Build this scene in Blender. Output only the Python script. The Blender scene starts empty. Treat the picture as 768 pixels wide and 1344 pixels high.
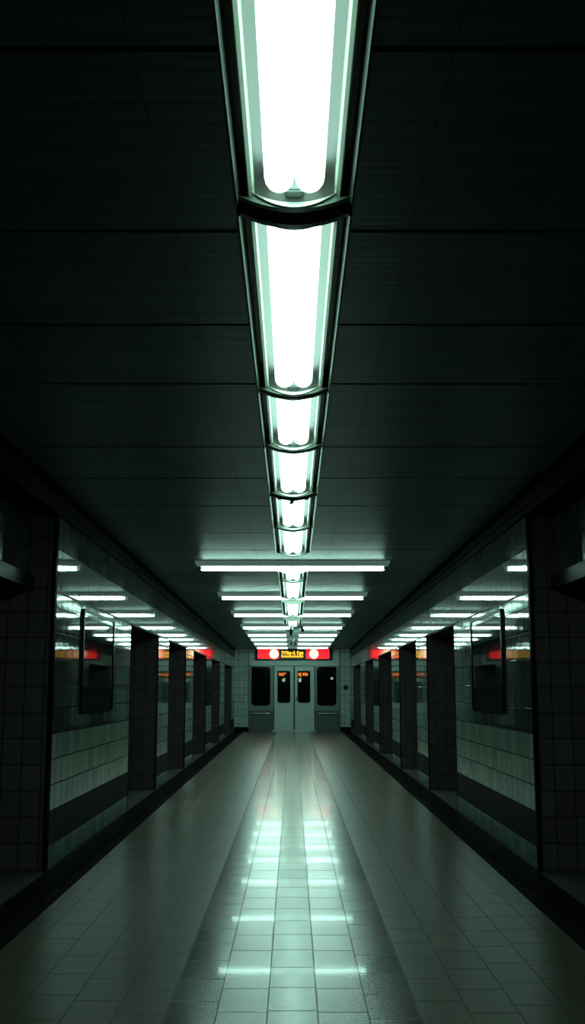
import bpy, bmesh, math, random
from mathutils import Vector, Matrix
random.seed(7)
SC = bpy.context.scene
COL = SC.collection
PI = math.pi

# ------------------------------------------------------------------ camera
F, HZ, EYE = 1433.0, 907.0, 1.35
TH = math.atan((HZ - 672.0) / F)
cam = bpy.data.cameras.new('camera'); cam.sensor_fit = 'VERTICAL'; cam.sensor_height = 36.0
cam.lens = F / 1344.0 * 36.0
cam.clip_start = 0.05; cam.clip_end = 200
co = bpy.data.objects.new('camera', cam); COL.objects.link(co)
co.location = (0, 0, EYE); co.rotation_euler = (PI / 2 + TH, 0, 0)
SC.camera = co

# ------------------------------------------------------------------ dimensions
YS, YE = -4.0, 37.7                      # corridor start / end wall
def XW(y): return 1.88 + 0.0035 * (y - 8.67)     # half width at y (slight taper)
def ZC(y): return 1.35 + 1.66 - 0.0064 * y       # ceiling height (falls slightly)
WT, HB = 2.74, 2.13                      # wall tile top, header bottom

# ------------------------------------------------------------------ node helpers
class N:
    def __init__(s, name):
        s.m = bpy.data.materials.new(name); s.m.use_nodes = True
        s.t = s.m.node_tree; s.t.nodes.clear()
        s.out = s.t.nodes.new('ShaderNodeOutputMaterial')
    def new(s, t): return s.t.nodes.new(t)
    def link(s, a, b): s.t.links.new(a, b)
    def setin(s, sock, v):
        if isinstance(v, bpy.types.NodeSocket): s.link(v, sock)
        elif isinstance(v, (tuple, list)) and len(v) == 3 and sock.type == 'RGBA': sock.default_value = (*v, 1)
        else: sock.default_value = v
    def op(s, o, a, b=0.0, c=0.0):
        n = s.new('ShaderNodeMath'); n.operation = o
        s.setin(n.inputs[0], a); s.setin(n.inputs[1], b); s.setin(n.inputs[2], c)
        return n.outputs[0]
    def pos(s):
        g = s.new('ShaderNodeNewGeometry'); x = s.new('ShaderNodeSeparateXYZ')
        s.link(g.outputs['Position'], x.inputs[0]); return x.outputs, g.outputs['Position']
    def vec(s, x, y, z):
        n = s.new('ShaderNodeCombineXYZ')
        for i, v in enumerate((x, y, z)): s.setin(n.inputs[i], v)
        return n.outputs[0]
    def mix(s, f, a, b):
        n = s.new('ShaderNodeMix'); n.data_type = 'RGBA'
        s.setin(n.inputs[0], f); s.setin(n.inputs[6], a); s.setin(n.inputs[7], b)
        return n.outputs[2]
    def noise(s, v, scale, detail=2.0, rough=0.5):
        n = s.new('ShaderNodeTexNoise'); n.inputs['Scale'].default_value = scale
        n.inputs['Detail'].default_value = detail; n.inputs['Roughness'].default_value = rough
        s.link(v, n.inputs['Vector']); return n.outputs['Fac']
    def white(s, v):
        n = s.new('ShaderNodeTexWhiteNoise'); n.noise_dimensions = '3D'; s.link(v, n.inputs['Vector'])
        return n.outputs['Value']
    def bump(s, h, strength=0.3, dist=0.005):
        n = s.new('ShaderNodeBump'); n.inputs['Strength'].default_value = strength
        n.inputs['Distance'].default_value = dist; s.link(h, n.inputs['Height']); return n.outputs[0]
    def principled(s, **k):
        p = s.new('ShaderNodeBsdfPrincipled')
        nm = dict(color='Base Color', rough='Roughness', metal='Metallic', normal='Normal', spec='Specular IOR Level',
                  coat='Coat Weight', coat_rough='Coat Roughness', ior='IOR', emit='Emission Color', emit_s='Emission Strength')
        for a, v in k.items(): s.setin(p.inputs[nm[a]], v)
        s.link(p.outputs[0], s.out.inputs[0]); return p
    def edge(s, u, w, g, off=0.0):
        """1 inside the joint (width g) of a grid of pitch w"""
        f = s.op('FRACT', s.op('DIVIDE', s.op('SUBTRACT', u, off), w))
        d = s.op('ABSOLUTE', s.op('SUBTRACT', f, 0.5))
        return s.op('GREATER_THAN', d, 0.5 - g / (2 * w))
    def cell(s, u, w, off=0.0):
        return s.op('FLOOR', s.op('DIVIDE', s.op('SUBTRACT', u, off), w))

def simple(name, color, rough=0.5, metal=0.0, noise=0.0, scale=30.0, **k):
    n = N(name)
    c = color
    if noise:
        _, p = n.pos()
        f = n.noise(p, scale, 3)
        c = n.mix(f, tuple(v * (1 - noise) for v in color), tuple(min(1, v * (1 + noise)) for v in color))
    n.principled(color=c, rough=rough, metal=metal, **k); return n.m

def matte(name, color, gloss=0.06):
    n = N(name); _, p = n.pos()
    c = n.mix(n.noise(p, 12.0, 3), tuple(v * .8 for v in color), tuple(v * 1.2 for v in color))
    d = n.new('ShaderNodeBsdfDiffuse'); n.setin(d.inputs[0], c)
    g = n.new('ShaderNodeBsdfGlossy'); g.inputs['Roughness'].default_value = 0.2
    m = n.new('ShaderNodeMixShader'); m.inputs[0].default_value = gloss
    n.link(d.outputs[0], m.inputs[1]); n.link(g.outputs[0], m.inputs[2]); n.link(m.outputs[0], n.out.inputs[0]); return n.m

def emit(name, color, s, vary=0.0):
    n = N(name)
    n.principled(color=(0.02, 0.02, 0.02), rough=0.4, emit=color, emit_s=s); return n.m

# ------------------------------------------------------------------ materials
def mat_floor():
    n = N('floor tiles'); (x, y, z), p = n.pos()
    w, r = 0.2145, 0.372
    col = n.op('FLOOR', n.op('ADD', n.op('DIVIDE', x, w), 0.5))
    acol = n.op('ABSOLUTE', col)
    rnd = n.white(n.vec(col, 3.0, 1.0))
    off = n.op('MULTIPLY', n.op('MULTIPLY', rnd, r), n.op('GREATER_THAN', acol, 1.5))
    off = n.op('ADD', off, n.op('MULTIPLY', n.op('GREATER_THAN', acol, 0.5), 0.02))
    yy = n.op('ADD', y, off)
    row = n.cell(yy, r, 0.12)
    ex = n.edge(x, w, 0.0055, w / 2)
    ex2 = n.op('MULTIPLY', n.edge(x, 5 * w, 0.010, 2.5 * w), n.op('LESS_THAN', acol, 3.5))
    ey = n.edge(yy, r, 0.011, 0.12)
    g = n.op('MAXIMUM', n.op('MAXIMUM', ex, ey), ex2)
    tv = n.white(n.vec(col, row, 5.0))
    big = n.noise(p, 1.3, 3)
    fine = n.noise(p, 140.0, 2)
    v = n.op('ADD', n.op('MULTIPLY', tv, 0.22), n.op('ADD', n.op('MULTIPLY', big, 0.25), 0.05))
    base = n.mix(v, (0.105, 0.087, 0.068), (0.215, 0.18, 0.145))
    base = n.mix(n.op('MULTIPLY', n.op('GREATER_THAN', acol, 2.5), 0.28), base, (0.02, 0.018, 0.014))
    c = n.mix(g, base, (0.03, 0.031, 0.026))
    centre = n.op('LESS_THAN', acol, 0.5)
    side = n.op('GREATER_THAN', acol, 2.5)
    ro = n.op('ADD', 0.155, n.op('MULTIPLY', n.op('ADD', n.op('MULTIPLY', tv, n.op('SUBTRACT', 0.6, n.op('MULTIPLY', side, 0.5))), big), 0.05))
    ro = n.op('ADD', ro, n.op('MULTIPLY', side, 0.13))
    ro = n.op('ADD', ro, n.op('MULTIPLY', centre, 0.05))
    ro = n.op('ADD', ro, n.op('MULTIPLY', g, 0.3))
    sp = n.op('SUBTRACT', n.op('SUBTRACT', 0.85, n.op('MULTIPLY', centre, 0.25)), n.op('MULTIPLY', side, 0.32))
    h = n.op('ADD', n.op('MULTIPLY', n.op('SUBTRACT', 1.0, g), 1.0),
             n.op('MULTIPLY', n.noise(p, 6.0, 1), 0.12))
    cw = n.op('MULTIPLY', n.op('SUBTRACT', 1.0, side), n.op('SUBTRACT', 0.16, n.op('MULTIPLY', centre, 0.11)))
    n.principled(color=c, rough=ro, spec=sp, normal=n.bump(h, 0.35, 0.004), coat=cw, coat_rough=0.04)
    return n.m

def mat_wall(name='glossy wall tiles', wet=True):
    n = N(name); (x, y, z), p = n.pos()
    w, r, z0 = 0.24, 0.197, 0.43
    header = n.op('GREATER_THAN', z, HB)
    mid = n.op('MULTIPLY', n.op('GREATER_THAN', z, 0.43), n.op('SUBTRACT', 1.0, header))
    band = n.op('MULTIPLY', n.op('GREATER_THAN', z, 0.165), n.op('LESS_THAN', z, 0.43))
    low = n.op('LESS_THAN', z, 1.02)
    ey = n.edge(y, w, 0.010)
    ez = n.op('MULTIPLY', n.edge(z, r, 0.010, z0), mid)
    hz = n.op('LESS_THAN', n.op('ABSOLUTE', n.op('SUBTRACT', z, 2.48)), 0.005)
    bz = n.op('LESS_THAN', n.op('ABSOLUTE', n.op('SUBTRACT', z, HB)), 0.010)
    ey = n.op('MULTIPLY', ey, n.op('SUBTRACT', 1.0, n.op('MULTIPLY', band, 0.8)))
    g = n.op('MAXIMUM', n.op('MAXIMUM', ey, ez), n.op('MAXIMUM', hz, bz))
    tv = n.white(n.vec(n.cell(y, w), n.cell(z, r, z0), 2.0)); speck = n.noise(p, 42.0, 2)
    up = n.mix(tv, (0.020, 0.028, 0.026), (0.05, 0.065, 0.06))
    lo = n.mix(tv, (0.105, 0.15, 0.125), (0.16, 0.22, 0.18))
    c = n.mix(low, up, lo)
    c = n.mix(band, c, (0.022, 0.020, 0.021))
    c = n.mix(g, c, (0.008, 0.010, 0.010))
    # glaze: vertical drips and slightly pillowed tiles
    drip = n.noise(n.vec(0.0, n.op('MULTIPLY', y, 26.0), n.op('MULTIPLY', z, 2.2)), 1.0, 3, 0.6)
    wav = n.noise(n.vec(0.0, n.op('MULTIPLY', y, 3.0), n.op('MULTIPLY', z, 2.5)), 1.0, 1)
    fy = n.op('SUBTRACT', n.op('FRACT', n.op('DIVIDE', y, w)), 0.5)
    pil = n.op('MULTIPLY', n.op('MULTIPLY', fy, fy), -1.0)
    h = n.op('ADD', n.op('ADD', n.op('ADD', n.op('MULTIPLY', drip, 0.16), n.op('MULTIPLY', speck, 0.05)), n.op('MULTIPLY', wav, 0.9)), n.op('SUBTRACT', n.op('MULTIPLY', pil, 0.15), n.op('MULTIPLY', g, 0.5)))
    ro = n.op('ADD', 0.015, n.op('MULTIPLY', drip, 0.05))
    ro = n.op('ADD', ro, n.op('ADD', n.op('MULTIPLY', low, 0.22), n.op('MULTIPLY', band, 0.2)))
    ro = n.op('ADD', ro, n.op('MULTIPLY', g, 0.3))
    sp = n.op('SUBTRACT', n.op('SUBTRACT', 0.62, n.op('MULTIPLY', low, 0.37)), n.op('MULTIPLY', band, 0.17))
    nb = n.bump(h, 0.30, 0.004)
    pr = n.principled(color=c, rough=ro, spec=sp, normal=nb)
    df = n.new('ShaderNodeBsdfDiffuse'); n.setin(df.inputs[0], c); n.link(nb, df.inputs['Normal'])
    top = n.op('GREATER_THAN', z, 2.48)
    mx = n.new('ShaderNodeMixShader'); n.setin(mx.inputs[0], n.op('MINIMUM', 1.0, n.op('ADD', n.op('ADD', n.op('MULTIPLY', top, 0.72), n.op('MULTIPLY', band, 0.6)), n.op('MULTIPLY', g, 0.85))))
    n.link(pr.outputs[0], mx.inputs[1]); n.link(df.outputs[0], mx.inputs[2]); n.link(mx.outputs[0], n.out.inputs[0])
    return n.m

def mat_jamb(name='dark pillar end tiles', k=1.0):
    n = N(name); (x, y, z), p = n.pos()
    w, r = 0.152, 0.195
    g = n.op('MAXIMUM', n.edge(x, w, 0.007, 0.04), n.edge(z, r, 0.007, 0.01))
    tv = n.white(n.vec(n.cell(x, w, 0.04), n.cell(z, r, 0.01), n.cell(y, 1.0)))
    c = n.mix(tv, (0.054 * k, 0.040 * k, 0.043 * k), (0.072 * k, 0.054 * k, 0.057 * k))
    c = n.mix(g, c, (0.006, 0.006, 0.007))
    h = n.op('SUBTRACT', n.op('MULTIPLY', n.noise(p, 12, 2), 0.2), g)
    n.principled(color=c, rough=0.55, spec=0.25, normal=n.bump(h, 0.4, 0.004))
    return n.m

def mat_endwall():
    n = N('pale green end wall tiles'); (x, y, z), p = n.pos()
    w, r = 0.19, 0.24
    g = n.op('MAXIMUM', n.edge(x, w, 0.012, 0.06), n.edge(z, r, 0.012, 0.02))
    tv = n.white(n.vec(n.cell(x, w, 0.06), n.cell(z, r, 0.02), 1.0))
    c = n.mix(tv, (0.40, 0.53, 0.47), (0.50, 0.64, 0.57))
    c = n.mix(g, c, (0.08, 0.12, 0.105))
    n.principled(color=c, rough=0.3, normal=n.bump(n.op('SUBTRACT', 1.0, g), 0.3, 0.004))
    return n.m

def mat_ceiling():
    n = N('dark brushed ceiling panels'); (x, y, z), p = n.pos()
    ax = n.op('ABSOLUTE', x)
    gx = n.edge(ax, 0.45, 0.006, 0.42)
    row = n.cell(y, 1.1)
    tv = n.white(n.vec(n.cell(ax, 0.45, 0.42), row, 4.0))
    rib = n.op('SINE', n.op('MULTIPLY', y, 2 * PI / 0.055))
    rib2 = n.noise(n.vec(n.op('MULTIPLY', x, 0.5), n.op('MULTIPLY', y, 17.0), 0.0), 1.0, 3, 0.65)
    sl = n.edge(y, 0.37, 0.006, 0.1)
    v = n.op('ADD', n.op('MULTIPLY', tv, 0.3), n.op('MULTIPLY', n.op('SUBTRACT', rib2, 0.22), 1.5))
    c = n.mix(v, (0.06, 0.112, 0.116), (0.165, 0.285, 0.29))
    c = n.mix(n.op('MULTIPLY', sl, 0.45), c, (0.02, 0.025, 0.025))
    c = n.mix(n.op('MULTIPLY', gx, 0.6), c, (0.025, 0.03, 0.03))
    c = n.mix(n.op('MULTIPLY', gx, n.op('LESS_THAN', n.op('ABSOLUTE', n.op('SUBTRACT', ax, 0.87)), 0.1)), c, (0.22, 0.25, 0.24))
    h = n.op('ADD', n.op('MULTIPLY', rib2, 0.9), n.op('ADD', n.op('MULTIPLY', rib, 0.12), n.op('MULTIPLY', gx, -0.6)))
    n.principled(color=c, rough=0.42, metal=0.1, spec=0.32, normal=n.bump(h, 0.35, 0.005))
    return n.m

def mat_glass():
    n = N('clear lamp cover')
    t = n.new('ShaderNodeBsdfTransparent'); t.inputs[0].default_value = (0.93, 0.98, 0.95, 1)
    g = n.new('ShaderNodeBsdfGlossy'); g.inputs['Roughness'].default_value = 0.08
    f = n.new('ShaderNodeFresnel'); f.inputs[0].default_value = 1.35
    m = n.new('ShaderNodeMixShader'); n.link(f.outputs[0], m.inputs[0]); n.link(t.outputs[0], m.inputs[1]); n.link(g.outputs[0], m.inputs[2])
    n.link(m.outputs[0], n.out.inputs[0]); return n.m

def mat_door(name, base):
    n = N(name); (x, y, z), p = n.pos()
    f = n.noise(n.vec(n.op('MULTIPLY', x, 3.0), 0.0, n.op('MULTIPLY', z, 40.0)), 1.0, 2)
    c = n.mix(f, tuple(v * .9 for v in base), tuple(v * 1.1 for v in base))
    n.principled(color=c, rough=0.38, metal=0.15, normal=n.bump(f, 0.1, 0.002)); return n.m

LIGHT = (0.57, 1.0, 0.84)
M = dict(
    floor=mat_floor(), wall=mat_wall(), jamb=mat_jamb(), jamb_lightened=mat_jamb('near pillar tiles lightened copy', 2.1), endwall=mat_endwall(), ceiling=mat_ceiling(), glass=mat_glass(),  # near pillar copy has lighter colour in place of missing light
    grate=matte('black drain grating', (0.016, 0.014, 0.016), 0.02),
    black=matte('black trim', (0.006, 0.006, 0.007), 0.012),
    fascia=matte('dark fascia metal', (0.022, 0.020, 0.020), 0.06),
    void=simple('side passage tiles with shade in colour', (0.012, 0.012, 0.012), 0.7, noise=0.3, scale=3),  # near-black colour stands in for the shade in the passages
    passfloor=simple('dark side passage floor', (0.045, 0.038, 0.032), 0.5, noise=0.3, scale=6),
    rim=simple('dark green grey metal rim', (0.26, 0.30, 0.26), 0.32, 0.6, noise=0.12),
    chrome=simple('bright chrome edge', (0.62, 0.68, 0.58), 0.25, 0.5, noise=0.05),
    channel=simple('black lamp channel', (0.008, 0.010, 0.010), 0.4, noise=0.2),
    reflector=simple('grey lamp reflector', (0.038, 0.034, 0.031), 0.35, 0.1, noise=0.1),
    tube=emit('lit fluorescent tube', LIGHT, 6.5),
    bar=emit('lit bar diffuser', LIGHT, 20.0),
    housing=simple('white plastic lamp housing with added glow', (0.50, 0.58, 0.54), 0.35, 0.0, noise=0.08, emit=(0.6, 1.0, 0.85), emit_s=0.10),  # weak emission stands in for light falling on the housing faces
    endcap=simple('grey plastic cap', (0.12, 0.15, 0.14), 0.4, noise=0.1),
    door=mat_door('pale grey green door paint', (0.52, 0.66, 0.60)),
    side=mat_door('dull steel car side', (0.19, 0.25, 0.235)),
    sidedark=mat_door('dark lower car panel', (0.085, 0.11, 0.105)),
    head=mat_door('pale header metal', (0.50, 0.64, 0.56)),
    rail=simple('steel rail', (0.4, 0.45, 0.42), 0.3, 0.9, noise=0.05),
    pane=simple('black car window glass', (0.004, 0.004, 0.007), 0.06, spec=0.5, noise=0.1),
    rubber=simple('black rubber seal', (0.006, 0.006, 0.007), 0.6, noise=0.1),
    adglass=simple('dark display glass', (0.006, 0.009, 0.009), 0.025, spec=0.8, noise=0.1, scale=2),
    adlow=matte('black lower display panel', (0.007, 0.008, 0.008), 0.10),
    frame=matte('black case frame', (0.006, 0.006, 0.007), 0.08),
    signred=emit('lit red sign panel', (1.0, 0.004, 0.012), 2.0),
    signhalo=emit('lit red disc rim', (1.0, 0.02, 0.01), 1.0),
    signdisc=emit('lit cream disc', (1.0, 0.80, 0.45), 2.6),
    signmark=emit('orange emblem mark', (1.0, 0.22, 0.05), 1.0),
    amber=emit('lit amber text', (1.0, 0.52, 0.01), 2.2),
    orange=emit('lit orange text', (1.0, 0.23, 0.01), 0.9),
    sticker_glow=emit('pale green sticker', (0.45, 0.8, 0.38), 0.55),  # stickers are no lamps; the emission puts light into their colour
    cambody=simple('black camera body', (0.010, 0.016, 0.020), 0.35, noise=0.1),
    camsilver=simple('silver camera bracket', (0.42, 0.50, 0.50), 0.35, 0.6, noise=0.1),
)

# ------------------------------------------------------------------ mesh helpers
def link(name, bm, mat, parent=None, loc=None, smooth=False, recalc=True):
    if recalc: bmesh.ops.recalc_face_normals(bm, faces=bm.faces)
    me = bpy.data.meshes.new(name); bm.to_mesh(me); bm.free()
    mats = mat if isinstance(mat, list) else [mat]
    for m in mats: me.materials.append(m)
    if smooth:
        for p in me.polygons: p.use_smooth = True
    o = bpy.data.objects.new(name, me); COL.objects.link(o)
    if parent is not None: o.parent = parent
    if loc is not None: o.location = loc
    return o
def empty(name, loc=(0, 0, 0)):
    o = bpy.data.objects.new(name, None); COL.objects.link(o); o.location = loc; o.empty_display_size = 0.1; return o
def tag(o, label, cat=None, group=None, kind=None):
    o['label'] = label
    if cat: o['category'] = cat
    if group: o['group'] = group
    if kind: o['kind'] = kind
    return o
def hexa(bm, v, mi=0):
    """8 corners: bottom 4 ccw, top 4 ccw"""
    vs = [bm.verts.new(c) for c in v]
    for f in ((3, 2, 1, 0), (4, 5, 6, 7), (0, 1, 5, 4), (1, 2, 6, 5), (2, 3, 7, 6), (3, 0, 4, 7)):
        bm.faces.new([vs[i] for i in f]).material_index = mi
    return vs
def box(bm, x0, x1, y0, y1, z0, z1, mi=0):
    return hexa(bm, [(x0, y0, z0), (x1, y0, z0), (x1, y1, z0), (x0, y1, z0), (x0, y0, z1), (x1, y0, z1), (x1, y1, z1), (x0, y1, z1)], mi)
def wbox(bm, s, o0, o1, y0, y1, z0, z1, mi=0):
    """box following the side wall: o = offset outward from wall face; z may be a function of y"""
    za = z0 if callable(z0) else (lambda y: z0); zb = z1 if callable(z1) else (lambda y: z1)
    P = lambda o, y, z: (s * (XW(y) + o), y, z)
    return hexa(bm, [P(o0, y0, za(y0)), P(o1, y0, za(y0)), P(o1, y1, za(y1)), P(o0, y1, za(y1)),
                     P(o0, y0, zb(y0)), P(o1, y0, zb(y0)), P(o1, y1, zb(y1)), P(o0, y1, zb(y1))], mi)
def bevel(bm, w, seg=2):
    bmesh.ops.bevel(bm, geom=list(bm.edges), offset=w, segments=seg, affect='EDGES', clamp_overlap=True)
def prism(bm, pts, axis, a, b, mi=0):
    """closed profile extruded along an axis. pts are the other two coords"""
    def P(p, t):
        if axis == 'y': return (p[0], t, p[1])
        if axis == 'x': return (t, p[0], p[1])
        return (p[0], p[1], t)
    A = [bm.verts.new(P(p, a)) for p in pts]; B = [bm.verts.new(P(p, b)) for p in pts]
    n = len(pts)
    bm.faces.new(A).material_index = mi; bm.faces.new(B[::-1]).material_index = mi
    for i in range(n):
        bm.faces.new((A[i], A[(i + 1) % n], B[(i + 1) % n], B[i])).material_index = mi
def rrect(x0, x1, z0, z1, rs, seg=6):
    """rounded rectangle; rs radii for bl, br, tr, tl"""
    out = []
    for (cx, cz, r, a0) in ((x0 + rs[0], z0 + rs[0], rs[0], PI), (x1 - rs[1], z0 + rs[1], rs[1], 1.5 * PI),
                            (x1 - rs[2], z1 - rs[2], rs[2], 0), (x0 + rs[3], z1 - rs[3], rs[3], .5 * PI)):
        for k in range(seg + 1):
            a = a0 + k / seg * PI / 2
            out.append((cx + r * math.cos(a), cz + r * math.sin(a)))
    return out
def plate_hole(bm, outer, inner, y0, y1):
    """plate in the xz plane from y0 to y1 with one hole"""
    loops = []
    for y in (y0, y1):
        es = []
        vl = []
        for pts in (outer, inner):
            vs = [bm.verts.new((p[0], y, p[1])) for p in pts]; vl.append(vs)
            es += [bm.edges.new((vs[i], vs[(i + 1) % len(vs)])) for i in range(len(vs))]
        bmesh.ops.triangle_fill(bm, edges=es, use_beauty=True)
        loops.append(vl)
    for k in (0, 1):
        a, b = loops[0][k], loops[1][k]
        for i in range(len(a)):
            j = (i + 1) % len(a)
            bm.faces.new((a[i], a[j], b[j], b[i]))
def cyl(bm, p, r, h, axis='z', seg=20, r2=None):
    m = {'z': Matrix(), 'x': Matrix.Rotation(PI / 2, 4, 'Y'), 'y': Matrix.Rotation(PI / 2, 4, 'X')}[axis]
    bmesh.ops.create_cone(bm, cap_ends=True, segments=seg, radius1=r, radius2=r if r2 is None else r2, depth=h, matrix=Matrix.Translation(p) @ m)
def copy_tree(o, parent=None):
    c = o.copy(); COL.objects.link(c)
    if parent is not None: c.parent = parent
    for ch in list(o.children): copy_tree(ch, c)
    return c

# ================================================================== SETTING
# floor
bm = bmesh.new(); FE = -0.33
wbox(bm, 1, FE, -2 * XW(YS) - FE, YS, YE, -0.05, 0.0)
bm.free(); bm = bmesh.new()
a, b = XW(YS) + FE, XW(YE) + FE
hexa(bm, [(-a, YS, -.05), (a, YS, -.05), (b, YE, -.05), (-b, YE, -.05), (-a, YS, 0), (a, YS, 0), (b, YE, 0), (-b, YE, 0)])
tag(link('floor', bm, M['floor']), 'beige tiled corridor floor with glossy middle tiles', 'floor', kind='structure')

# ceiling: transverse panels with open dark seams
seams = [YS, -2.6, -1.3, 0.2, 1.5, 2.6, 3.72, 4.72, 5.66, 7.15, 8.2, 9.42, 11.0]
while seams[-1] < YE - 1.6: seams.append(seams[-1] + 1.3)
seams.append(YE)
bm = bmesh.new()
for y0, y1 in zip(seams[:-1], seams[1:]):
    g = 0.014
    a, b = XW(y0) - .03, XW(y1) - .03
    ya, yb = y0 + g, y1 - g
    hexa(bm, [(-a, ya, ZC(ya)), (a, ya, ZC(ya)), (b, yb, ZC(yb)), (-b, yb, ZC(yb)), (-a, ya, ZC(ya) + .03), (a, ya, ZC(ya) + .03), (b, yb, ZC(yb) + .03), (-b, yb, ZC(yb) + .03)], 0)
a, b = 3.6, 3.6
hexa(bm, [(-a, YS, ZC(YS) + .031), (a, YS, ZC(YS) + .031), (b, YE, ZC(YE) + .031), (-b, YE, ZC(YE) + .031), (-a, YS, ZC(YS) + .1), (a, YS, ZC(YS) + .1), (b, YE, ZC(YE) + .1), (-b, YE, ZC(YE) + .1)], 1)
tag(link('ceiling', bm, [M['ceiling'], M['black']]), 'dark brushed panel ceiling with thin seams across', 'ceiling', kind='structure')

# side walls
Y0 = 8.66
PILLARS = [(15.6, 17.0), (19.8, 21.4), (24.7, 26.5), (29.5, 31.8), (35.7, YE)]
SIDE = {-1: 'left', 1: 'right'}
ORD = ['first', 'second', 'third', 'fourth', 'last']
DEP = 0.9
trim_no = 0
for s in (-1, 1):
    sd = SIDE[s]
    # near stretch of wall + the header over all openings = one continuous wall
    bm = bmesh.new()
    wbox(bm, s, 0, 0.30, Y0 + .012, 12.9, 0, HB)
    wbox(bm, s, 0, 0.30, Y0 + .012, YE, HB, WT)
    wall = link('wall_' + sd, bm, M['wall'])
    tag(wall, f'glossy dark green tiled wall of the corridor, {sd} side', 'wall', kind='structure')
    # its dark tiled end face, towards the viewer, deeper than the wall
    bm = bmesh.new()
    wbox(bm, s, -0.004, DEP, Y0 - .05, Y0 + .012, 0, WT)
    wbox(bm, s, .30, DEP, Y0 + .012, 12.9, 0, WT)
    link('pillar_end', bm, M['jamb_lightened'], wall)
    bm = bmesh.new()      # black corner strips
    wbox(bm, s, -0.008, 0.02, Y0 - .056, Y0 + .014, 0, WT)
    wbox(bm, s, -0.004, 0.03, 12.885, 12.91, 0, HB)
    link('corner_strip', bm, M['black'], wall)
    # pillars between the openings
    for i, (a, b) in enumerate(PILLARS):
        root = empty('pillar', (s * (XW(a) + .3), a, 0))
        tag(root, f'{ORD[i]} narrow tiled pillar past the long {sd} wall stretch', 'pillar', f'pillars along the {sd} wall', 'structure')
        def P(name, bm, m):
            o = link(name, bm, m, root); o.matrix_parent_inverse = Matrix.Translation(root.location).inverted(); return o
        bm = bmesh.new(); wbox(bm, s, 0.0, 0.30, a + .02, b, 0, HB); P('glossy_face', bm, M['wall'])
        bm = bmesh.new(); wbox(bm, s, .012, DEP, a - .004, a + .02, 0, HB); wbox(bm, s, .301, DEP, a + .02, b, 0, HB); P('dark_face', bm, M['jamb'])
        bm = bmesh.new(); wbox(bm, s, -.004, .012, a - .006, a + .02, 0, HB); P('corner_strip', bm, M['black'])
    # lintel undersides, soffit
    bm = bmesh.new()
    wbox(bm, s, .006, DEP, 12.9, YE, HB - .012, HB)
    wbox(bm, s, .302, DEP, 12.9, YE, HB, WT)
    tag(link('trim_%d' % (trim_no + 1), bm, M['void']), f'dark soffit over the openings, {sd} side', 'trim', kind='structure')
    # fascia band between wall top and ceiling, with ledges and black groove trim
    bm = bmesh.new()
    fz = lambda y: ZC(y) - .045
    wbox(bm, s, -0.010, .10, YS, YE, WT + .012, fz)
    wbox(bm, s, -0.022, 0.0, YS, YE, WT + .07, WT + .085)
    tag(link('trim_%d' % (trim_no + 2), bm, M['fascia']), f'grey metal fascia above the {sd} wall tiles', 'trim', kind='structure')
    bm = bmesh.new()
    wbox(bm, s, -0.03, .10, YS, YE, lambda y: ZC(y) - .045, lambda y: ZC(y) + .03)
    wbox(bm, s, -0.004, .10, YS, YE, WT, WT + .012)
    tag(link('trim_%d' % (trim_no + 3), bm, M['black']), f'black groove trim under the ceiling edge, {sd} side', 'trim', kind='structure')
    trim_no += 3
    # near recessed header with a ledge
    bm = bmesh.new()
    wbox(bm, s, .21, .34, YS, Y0 - .052, 2.25, WT)
    hd = link('header_beam', bm, M['wall']); tag(hd, f'recessed glossy header over the nearest opening, {sd} edge of the photo', 'header', kind='structure')
    bm = bmesh.new(); wbox(bm, s, .16, .34, YS, Y0 - .052, 2.14, 2.25); link('ledge', bm, M['grate'], hd)
    bm = bmesh.new(); wbox(bm, s, .10, .9, YS, Y0 - .05, WT + .09, WT + .11); link('soffit', bm, M['black'], hd)
    # side passage: floor, back wall
    bm = bmesh.new(); wbox(bm, s, 0.0, 1.7, YS, YE, -.05, -.002)
    tag(link('floor_' + sd, bm, M['passfloor']), f'dark brown floor of the side passage, {sd} side', 'floor', kind='structure')
    bm = bmesh.new(); wbox(bm, s, 1.6, 1.7, YS, YE, 0, 3.0)
    tag(link('wall_passage_' + sd, bm, M['void']), f'back wall of the side passage with its shade in the colour, {sd} side', 'wall', kind='structure')
    # floor drain strip
    dr = empty('drain_channel', (s * (XW(8) - .16), 8, 0))
    tag(dr, f'black slotted drain strip between floor tiles and {sd} wall', 'drain', 'floor drains')
    def D(name, bm, m):
        o = link(name, bm, m, dr); o.matrix_parent_inverse = Matrix.Translation(dr.location).inverted(); return o
    bm = bmesh.new(); wbox(bm, s, FE, 0.0, YS, YE, -.05, -.012); D('trough', bm, M['black'])
    bm = bmesh.new()
    for k in range(11):
        o = -0.225 + k * .0195
        wbox(bm, s, o, o + .010, YS, YE, -.012, 0.0)
    D('grating', bm, M['grate'])
    bm = bmesh.new(); wbox(bm, s, FE + .002, FE + .09, YS, YE, -.012, .001); D('kerb_strip', bm, M['grate'])

# end wall
bm = bmesh.new(); XE = XW(YE) + .3
box(bm, -XE, XE, YE, YE + .12, 0, ZC(YE) + .1)
tag(link('wall_end', bm, M['endwall']), 'pale green tiled end wall around the train', 'wall', kind='structure')

# ------------------------------------------------------------------ pixel helpers on the train plane
DE = 37.0
YT = YE - .10
def px(x): return (x - 384) / F * DE
def pz(y): return max(0.0, EYE + (HZ - y) * DE * math.cos(TH) / F)
bz = 0.15
bm = bmesh.new(); box(bm, -XW(YE) , px(326.6), YE - .02, YE, 0, bz); tag(link('baseboard_left', bm, M['black']), 'black skirting on the end wall beside the train, left part', 'baseboard', kind='structure')
bm = bmesh.new(); box(bm, px(446.6), XW(YE), YE - .02, YE, 0, bz); tag(link('baseboard_right', bm, M['black']), 'black skirting on the end wall beside the train, right part', 'baseboard', kind='structure')

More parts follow.
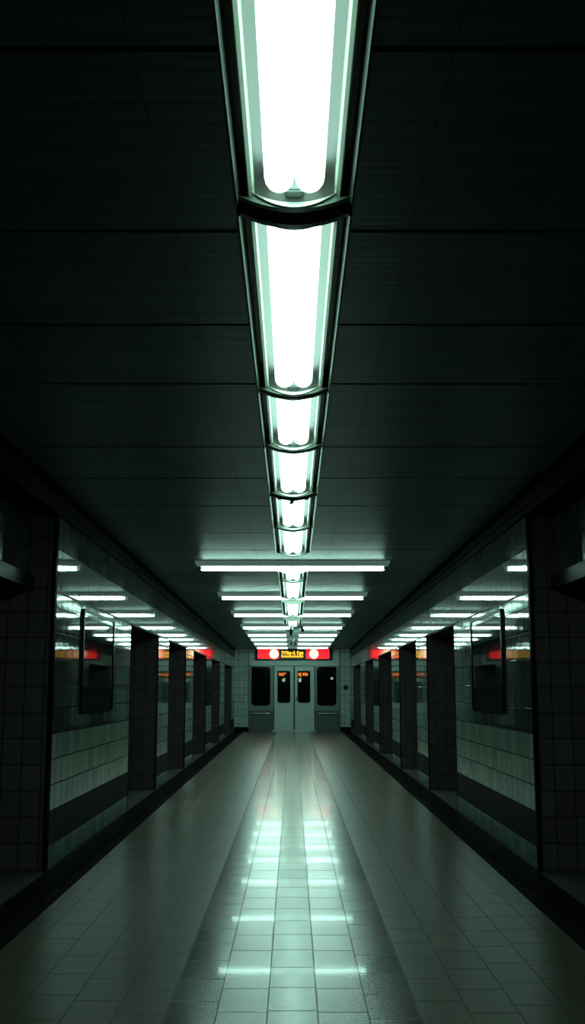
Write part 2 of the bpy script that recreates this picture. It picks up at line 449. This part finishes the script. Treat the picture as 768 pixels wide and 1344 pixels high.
# ================================================================== TRAIN
train = empty('subway_train', (px(386.5), YT, 0))
tag(train, 'grey subway car side with closed double doors at the corridor end', 'train')
INV = Matrix.Translation(train.location).inverted()
def T(name, bm, mat, parent=train, **k):
    o = link(name, bm, mat, parent, **k)
    if parent is train: o.matrix_parent_inverse = INV
    return o
zt = pz(873.5)
bm = bmesh.new(); box(bm, px(327), px(446), YT, YE, zt, pz(852)); bevel(bm, .008); T('header', bm, M['head'])
bm = bmesh.new(); box(bm, px(327), px(446), YT - .025, YT, pz(873.6), pz(871.3)); bevel(bm, .006); T('drip_rail', bm, M['head'])
bm = bmesh.new(); box(bm, px(358), px(414), YT + .05, YE, 0, zt); T('door_recess', bm, M['black'])
bm = bmesh.new(); box(bm, px(357.5), px(414.5), YT - .03, YT + .05, 0, .045); T('door_sill', bm, M['rail'])
zs = pz(932.5)
for (xa, xb, wa, wb, ra, rb, rs) in ((327, 359, 329.8, 354.8, 329.8, 354, (.13, .13, .13, .03)), (413.4, 446, 416.2, 441.8, 418, 441.5, (.13, .13, .03, .13))):
    # upper side panel with window hole, darker lower panel, rail
    inner = rrect(px(wa), px(wb), pz(926.3), pz(875), rs)
    outer = [(px(xa), zs), (px(xb), zs), (px(xb), zt), (px(xa), zt)]
    bm = bmesh.new(); plate_hole(bm, outer, inner, YT, YT + .06); T('side_panel', bm, M['side'])
    bm = bmesh.new(); box(bm, px(xa), px(xb), YT + .004, YT + .06, 0.0, zs); T('lower_panel', bm, M['sidedark'])
    bm = bmesh.new()
    i2 = rrect(px(wa) - .025, px(wb) + .025, pz(926.3) - .025, pz(875) + .02, [r + .02 for r in rs])
    plate_hole(bm, i2, inner, YT - .012, YT + .01)
    T('window_trim', bm, M['side'])
    bm = bmesh.new(); prism(bm, inner, 'y', YT + .02, YT + .035); wn = T('window', bm, M['pane'])
    if xa > 400:
        bm = bmesh.new(); prism(bm, rrect(px(434.4), px(437.6), pz(892), pz(888.6), [.03] * 4, 3), 'y', YT + .014, YT + .0195); link('sticker_glow', bm, M['sticker_glow'], wn)  # pale light spot in the window, made as a glowing patch
    bm = bmesh.new(); cyl(bm, ((px(ra) + px(rb)) / 2, YT - .045, pz(936.5)), .028, px(rb) - px(ra), 'x', 16)
    for e in (ra + 1.2, rb - 1.2): cyl(bm, (px(e), YT - .02, pz(936.5)), .018, .05, 'y', 10)
    T('grab_rail', bm, M['rail'])
for xa, xb, wa, wb, kind in ((359.9, 385.3, 364.7, 380.6, 'l'), (387.1, 412.6, 391.2, 406.8, 'r')):
    inner = rrect(px(wa), px(wb), pz(922), pz(881), (.075, .075, .025, .025))
    outer = [(px(xa), .045), (px(xb), .045), (px(xb), zt - .02), (px(xa), zt - .02)]
    bm = bmesh.new(); plate_hole(bm, outer, inner, YT + .012, YT + .05); dr = T('door', bm, M['door'])
    bm = bmesh.new(); plate_hole(bm, rrect(px(wa) - .018, px(wb) + .018, pz(922) - .018, pz(881) + .018, (.09, .09, .04, .04)), inner, YT + .004, YT + .03)
    o = link('window_seal', bm, M['rubber'], dr)
    bm = bmesh.new(); prism(bm, inner, 'y', YT + .03, YT + .042); link('window', bm, M['pane'], dr)
    yd = YT + .024
    def lit(name, m, *rects):
        bm = bmesh.new()
        for (x0, x1, y0, y1) in rects: box(bm, px(x0), px(x1), yd, yd + .0055, pz(y1), pz(y0))
        link(name, bm, m, dr)
    if kind == 'l':
        lit('display_text', M['orange'], (366, 367.4, 882.8, 886.9), (367.9, 369.2, 883, 886.9), (369.7, 371.3, 883, 886.9), (371.8, 373.2, 882.9, 886.7), (373.5, 375.6, 883, 884.2))
        lit('sticker_glow', M['sticker_glow'], (370.5, 374.2, 890.6, 894.6), (372.8, 374.4, 889.6, 890.4))
    else:
        lit('display_text', M['orange'], (391.7, 393.6, 883, 887), (394, 395.6, 882.8, 888.4), (397.3, 399.5, 882.9, 886.6), (399.9, 402, 882.8, 886.8), (402.3, 404.2, 883.4, 886.7))
        lit('sticker_glow', M['sticker_glow'], (392, 395.6, 890, 895))
        bm = bmesh.new(); box(bm, px(388.6), px(389.6), YT - .02, YT + .012, pz(921), pz(914.5)); bevel(bm, .006); link('handle', bm, M['rubber'], dr)
bm = bmesh.new(); box(bm, px(385.3), px(387.1), YT + .004, YT + .05, .045, zt - .02); T('door_gasket', bm, M['rubber'])

# ================================================================== SIGN over the train
sign = empty('illuminated_sign', (px(385.5), YT - .2, pz(858.7)))
tag(sign, 'black overhead sign box with red ends, cream discs and amber text', 'sign')
SINV = Matrix.Translation(sign.location).inverted()
YG = YT - .20
def S(name, bm, mat, parent=sign):
    o = link(name, bm, mat, parent)
    if parent is sign: o.matrix_parent_inverse = SINV
    return o
bm = bmesh.new(); box(bm, px(335), px(436.3), YG, YT - .003, pz(866.2), pz(850.9)); bevel(bm, .008); S('housing', bm, M['black'])
def disc(x, y, r, ya, m, name, parent=sign):
    bm = bmesh.new(); cyl(bm, (px(x), ya, pz(y)), r / F * DE, .012, 'y', 40); return S(name, bm, m, parent)
for x0, x1, cx in ((338.3, 366, 359.6), (402, 432.6, 412)):
    bm = bmesh.new(); box(bm, px(x0), px(x1), YG - .006, YG, pz(864.4), pz(852.6)); rp = S('red_panel', bm, M['signred'])
for cx, k in ((359.7, 0), (412.1, 1)):
    h = disc(cx, 858.7, 7.1, YG - .014, M['signhalo'], 'emblem')
    d = disc(cx, 858.3, 5.9, YG - .026, M['signdisc'], 'emblem_disc', h)
    bm = bmesh.new()
    R = lambda x, y, w, hh: box(bm, px(cx + x - w / 2), px(cx + x + w / 2), YG - .037, YG - .0325, pz(858.3 + y + hh / 2), pz(858.3 + y - hh / 2))
    if k == 0:
        for a in ((-1.4, .2, 1.2, .9), (1.4, -1.2, 1.1, 1.3), (-.2, -1.9, .9, 1.2), (.2, 0.4, .9, 1.6), (-1.3, 2.4, 1.0, .7), (1.9, 2.3, .8, .8)): R(*a)
    else:
        for a in ((0, -2.5, 2.2, .7), (-1.3, -1.6, .7, 1.3), (0.2, -.7, 2.6, .7), (1.3, .5, .7, 1.5), (0, 1.6, 2.4, .7), (-2.0, 2.6, .8, .6)): R(*a)
    link('emblem_logo', bm, M['signmark'], h)
# two rows of dot-matrix lettering (unreadable at this size in the photo: letter-like blocks of the same rhythm)
G = {'T': ('111', '010', '010', '010'), 'I': ('1', '1', '1', '1'), 'B': ('110', '111', '101', '111'), 'O': ('111', '101', '101', '111'),
     'L': ('10', '10', '10', '11'), 'o': ('000', '111', '101', '111'), '-': ('00', '00', '11', '00'), ' ': ('0', '0', '0', '0'),
     'E': ('111', '110', '100', '111'), 'n': ('000', '111', '101', '101')}
for txt, ytop, hgt, nm in (('TITBo-IL Eoo', 854.4, 4.6, 'amber_lettering'), ('EnoonEonIoonEn', 859.6, 3.2, 'amber_lettering')):
    tot = sum(len(G[c][0]) + 1 for c in txt) - 1
    u = (398.0 - 369.4) / tot; cx = 369.4
    bm = bmesh.new()
    for c in txt:
        g = G[c]
        for r, rowb in enumerate(g):
            for k, b in enumerate(rowb):
                if b == '1':
                    box(bm, px(cx + k * u), px(cx + (k + 1.0) * u), YG - .006, YG, pz(ytop + (r + 1) * hgt / 4), pz(ytop + r * hgt / 4))
        cx += (len(g[0]) + 1) * u
    S(nm, bm, M['amber'])

# small black box on the end wall
wb_ = empty('wall_call_box', (px(453.8), YE, pz(902)))
tag(wb_, 'small black call box on the end wall right of the train', 'call box')
bm = bmesh.new()
prism(bm, rrect(-.068, .068, -.075, .07, (.015, .015, .05, .06), 5), 'y', -.07, 0); link('case', bm, M['rubber'], wb_)
bm = bmesh.new(); cyl(bm, (0.01, -.08, -.01), .03, .03, 'y', 16); link('button', bm, M['black'], wb_)

# ================================================================== DISPLAY CASES on the near walls
for s in (-1, 1):
    sd = SIDE[s]
    y0, y1, z0, z1 = 9.80, 11.55, 1.145, 2.085
    root = empty('display_case', (s * XW(10.6), 10.6, z0))
    tag(root, f'black framed glass display case on the {sd} tiled wall', 'display case', 'wall display cases')
    inv = Matrix.Translation(root.location).inverted()
    def Pp(name, bm, m):
        bmesh.ops.recalc_face_normals(bm, faces=bm.faces)
        o = link(name, bm, m, root); o.matrix_parent_inverse = inv; return o
    def wplate(outer, inner, o0, o1):
        bm = bmesh.new(); plate_hole(bm, outer, inner, o0, o1)
        for v in bm.verts:
            yy, oo, zz = v.co.x, v.co.y, v.co.z
            v.co = (s * (XW(yy) + oo), yy, zz)
        return bm
    def wprism(pts, o0, o1):
        bm = bmesh.new(); prism(bm, pts, 'y', o0, o1)
        for v in bm.verts:
            yy, oo, zz = v.co.x, v.co.y, v.co.z
            v.co = (s * (XW(yy) + oo), yy, zz)
        return bm
    R = [.07] * 4
    Pp('frame', wplate(rrect(y0, y1, z0, z1, R), rrect(y0 + .05, y1 - .05, z0 + .03, z1 - .03, [.05] * 4), -.020, 0), M['frame'])
    Pp('glass', wprism(rrect(y0 + .04, y1 - .04, z0 + .245, z1 - .03, [.04] * 4), -.012, -.001), M['adglass'])
    Pp('lower_panel', wprism(rrect(y0 + .04, y1 - .04, z0 + .03, z0 + .215, [.04] * 4), -.014, -.001), M['adlow'])
    bm = bmesh.new(); wbox(bm, s, -.026, 0, y0 + .04, y1 - .04, z0 + .215, z0 + .245); Pp('divider', bm, M['frame'])

# ================================================================== TROUGH LIGHTS along the centre
def arc(hw, sag, z, n=14):
    """points from -hw to hw, z at the ends, z-sag in the middle"""
    out = []
    for i in range(n + 1):
        t = -1 + 2 * i / n
        out.append((t * hw, z - sag * (1 - t * t)))
    return out
def ribbon(bm, low, high, y0, y1):
    """solid between a lower and an upper profile of equal length, from y0 to y1"""
    prism(bm, low + high[::-1], 'y', y0, y1)
def trough(L, dim=False):
    """built from y=0 to L, origin at the ceiling above the near end; z down"""
    root = empty('ceiling_trough_light')
    H = .085
    bm = bmesh.new()                       # outer rim: side bars and bowed end bars
    for s in (-1, 1):
        prism(bm, [(s * .190, -H - .016), (s * .182, -H - .022), (s * .172, -H + .004), (s * .172, 0), (s * .192, 0)], 'y', 0, L)
    e = .030
    for ya, yb in ((0, e), (L - e, L)):
        lo = arc(.176, .042, -H - .006); hi = [(x, 0.0) for x, z in lo]
        ribbon(bm, lo, hi, ya, yb)
    link('outer_rim', bm, M['rim'], root)
    for s in (-1, 1):                      # dark channels between the rims
        bm = bmesh.new(); a, b = sorted((s * .174, s * .128)); box(bm, a, b, e, L - e, -.02, 0)
        link('channel', bm, M['channel'], root)
    bm = bmesh.new()                       # bright inner rim + bowed lips
    for s in (-1, 1):
        prism(bm, [(s * .148, -H - .002), (s * .143, -H - .008), (s * .132, -H - .002), (s * .127, -H + .012), (s * .126, -.03), (s * .148, -.03)], 'y', e, L - e)
    for ya, yb in ((e, e + .012), (L - e - .012, L - e)):
        lo = arc(.130, .046, -H - .002); hi = [(x, z + .016) for x, z in lo]
        ribbon(bm, lo, hi, ya, yb)
    link('inner_rim', bm, M['chrome'], root)
    bm = bmesh.new()                       # reflector pan with closed ends
    lo = arc(.126, -.030, -.045); hi = [(x, z + .012) for x, z in lo]
    ribbon(bm, lo, hi, e, L - e)
    for ya, yb in ((e + .012, e + .016), (L - e - .016, L - e - .012)):
        lo2 = arc(.126, .030, -H - .002); hi2 = [(x, -.03) for x, z in lo2]
        ribbon(bm, lo2, hi2, ya, yb)
    link('reflector', bm, M['reflector'], root, smooth=False)
    for s in (-1, 1):                      # two fat tubes with rounded ends
        bm = bmesh.new(); r = .046; cx = s * .047; cz = -.078; n = 20; rings = []
        ya, yb = e + .075, L - e - .075
        prof = [(ya - .05 + .08 * (1 - math.cos(a)), r * math.sin(a)) for a in [PI / 2 * k / 5 for k in range(1, 6)]]
        prof = [(ya - .05, .004)] + prof
        prof += [(yb + ya - p[0], p[1]) for p in prof[::-1]]
        for (yy, rr) in prof:
            rings.append([bm.verts.new((cx + rr * math.cos(2 * PI * k / n), yy, cz + .8 * rr * math.sin(2 * PI * k / n))) for k in range(n)])
        for A, B in zip(rings[:-1], rings[1:]):
            for k in range(n): bm.faces.new((A[k], A[(k + 1) % n], B[(k + 1) % n], B[k]))
        bm.faces.new(rings[0]); bm.faces.new(rings[-1][::-1])
        link('tube', bm, M['tube'], root, smooth=True)
    for ya in (e + .017, L - e - .067):    # lamp holders between the tubes at each end
        bm = bmesh.new(); box(bm, -.03, .03, ya, ya + .05, -.105, -.03)
        bevel(bm, .006); link('lamp_holder', bm, M['endcap'], root)
    bm = bmesh.new()                       # clear bowed cover (single skin)
    ar = arc(.128, .044, -H - .001)
    A = [bm.verts.new((x, e + .006, z)) for x, z in ar]; B = [bm.verts.new((x, L - e - .006, z)) for x, z in ar]
    for i in range(len(ar) - 1): bm.faces.new((A[i], A[i + 1], B[i + 1], B[i]))
    link('cover', bm, M['glass'], root, smooth=True)
    return root
slope = -0.0064
# (near y, far y) from the photograph's pixel rows
TR = [(1.20, 3.28), (3.37, 5.44), (5.47, 6.70), (6.73, 8.30), (8.40, 9.98), (10.02, 11.85), (13.6, 14.55), (14.6, 17.2), (18.0, 20.9), (22.0, 23.95)]
TL = ['nearest and largest chrome trough light, cut off by the top of the photo',
      'second trough light from the viewer, long, below the biggest one',
      'third trough light from the viewer, first of the shorter ones',
      'fourth trough light from the viewer, with a torn dark strip at its far end',
      'fifth trough light from the viewer, starting just past the torn dark strip',
      'sixth trough light from the viewer, just in front of the first crossing bar light',
      'short stub of trough light right behind the nearest crossing bar light',
      'trough light in front of the second crossing bar light',
      'small trough light between the second and third crossing bar lights',
      'smallest trough light, just in front of the twin black cameras']
tro = []
for (a, b), lb in zip(TR, TL):
    t = trough(b - a)
    t.location = (0.006, a, ZC(a) - .002); t.rotation_euler = (math.atan(slope), 0, 0)
    tag(t, lb, 'ceiling light', 'trough lights down the ceiling centre', 'thing'); tro.append(t)
# torn dark strip of seal hanging at the joint between the fourth and fifth lights
bm = bmesh.new()
prism(bm, [(-.13, 0), (.13, 0), (.11, -.018), (.02, -.012), (-.005, -.05), (-.03, -.055), (-.02, -.015), (-.12, -.016)], 'y', -.012, .0)
sp = link('loose_seal', bm, M['rubber']); sp.location = (0.006, 8.35, ZC(8.35) - .124)
tag(sp, 'torn black seal strip hanging at a joint of the trough lights', 'seal strip')

# ================================================================== BAR LIGHTS across the ceiling
def bar_light(twin):
    root = empty('ceiling_bar_light'); L = 1.2
    bm = bmesh.new()
    def tap(y0, y1, z0, z1, x0, x1):        # narrower at the bottom
        hexa(bm, [(-x0, y0 + .02, z0), (x0, y0 + .02, z0), (x0, y1 - .02, z0), (-x0, y1 - .02, z0), (-x1, y0, z1), (x1, y0, z1), (x1, y1, z1), (-x1, y1, z1)])
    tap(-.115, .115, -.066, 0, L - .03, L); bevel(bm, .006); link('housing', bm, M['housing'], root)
    for s in (-1, 1):
        bm = bmesh.new(); a, b = sorted((s * (L - .085), s * (L - .03)))
        box(bm, a, b, -.078, .078, -.108, -.062); bevel(bm, .012); ec = link('end_cap', bm, M['endcap'], root)
        bm = bmesh.new(); cyl(bm, (s * (L - .058), -.081, -.085), .012, .01, 'y', 10); link('screw', bm, M['rail'], ec)
    spans = [(-L + .087, L - .087)] if not twin else [(-L + .087, -.17), (.17, L - .087)]
    for a, b in spans:
        bm = bmesh.new(); pts = [(.070 * math.cos(t), -.067 - .044 * math.sin(t)) for t in [PI * k / 14 for k in range(15)]]
        prism(bm, pts, 'x', a, b); link('diffuser', bm, M['bar'], root)
    if twin:
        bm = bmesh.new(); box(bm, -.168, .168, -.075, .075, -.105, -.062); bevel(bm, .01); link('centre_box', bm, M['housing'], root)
    return root
proto1, proto2 = bar_light(False), bar_light(True)
BY = [13.38, 17.4, 21.1, 24.9, 27.8, 29.9, 32.4, 34.9]
BL = ['widest bar light, nearest of those crossing the ceiling', 'second bar light crossing the ceiling, from the viewer',
      'third bar light crossing the ceiling, from the viewer', 'fourth bar light crossing the ceiling, behind the twin black cameras',
      'fifth bar light crossing the ceiling, its lamp split at the middle', 'sixth bar light crossing the ceiling, in front of the small black camera',
      'seventh bar light crossing the ceiling, last but one before the end wall', 'farthest bar light, close above the red sign']
used = set()
for i, (y, lb) in enumerate(zip(BY, BL)):
    p = proto1 if i < 4 else proto2
    o = p if id(p) not in used else copy_tree(p); used.add(id(p))
    o.location = (0, y, ZC(y) - .001)
    tag(o, lb, 'ceiling light', 'bar lights crossing the ceiling', 'thing')

# ================================================================== CAMERAS
y = 24.32; c1 = empty('twin_security_camera', (.09, y, ZC(y)))
tag(c1, 'twin black security cameras on a silver ceiling bracket', 'security camera')
bm = bmesh.new(); cyl(bm, (0, 0, -.05), .03, .10, 'z', 14); box(bm, -.15, .15, -.04, .04, -.125, -.10); bevel(bm, .004); link('ceiling_mount', bm, M['camsilver'], c1)
bm = bmesh.new(); box(bm, -.078, .085, -.05, .05, -.235, -.03); bevel(bm, .02, 3); link('junction_box', bm, M['camsilver'], c1)
for x, w, zz, rot in ((-.125, .065, -.275, 0.0), (.125, .065, -.22, -.2)):
    bm = bmesh.new(); box(bm, -w / 2, w / 2, -.11, .12, -.085 if x < 0 else -.06, .085 if x < 0 else .06); bevel(bm, .018, 3)
    o = link('camera_body', bm, M['cambody'], c1); o.location = (x, -.02, zz + .065); o.rotation_euler = (.12, rot, 0)
    bm = bmesh.new(); cyl(bm, (0, -.125, -.01), .026, .03, 'y', 16); link('lens', bm, M['pane'], o)
    bm = bmesh.new(); box(bm, -w / 2 - .006, w / 2 + .006, -.13, .10, .086 if x < 0 else .061, .094 if x < 0 else .069); link('sun_hood', bm, M['cambody'], o)
y = 29.55; c2 = empty('security_camera', (.02, y, ZC(y)))
tag(c2, 'small black security camera hanging before the sixth crossing bar light', 'security camera')
bm = bmesh.new(); cyl(bm, (0, 0, -.085), .022, .17, 'z', 12); cyl(bm, (0, 0, -.008), .06, .016, 'z', 16); link('ceiling_mount', bm, M['camsilver'], c2)
bm = bmesh.new(); box(bm, -.08, .09, -.11, .11, -.26, -.17); bevel(bm, .02, 3); o = link('camera_body', bm, M['cambody'], c2)
bm = bmesh.new(); cyl(bm, (0, -.115, -.215), .03, .03, 'y', 14); link('lens', bm, M['pane'], o)

# ================================================================== world and colour
w = bpy.data.worlds.new('world'); SC.world = w; w.use_nodes = True
bg = w.node_tree.nodes['Background']; bg.inputs[0].default_value = (0.5, 0.8, 0.75, 1); bg.inputs[1].default_value = 0.0012
SC.view_settings.view_transform = 'Standard'
SC.view_settings.look = 'None'
SC.view_settings.exposure = 0.0
SC.cycles.max_bounces = 8
SC.cycles.diffuse_bounces = 4
SC.cycles.glossy_bounces = 5
SC.cycles.transparent_max_bounces = 8
SC.cycles.use_denoising = True
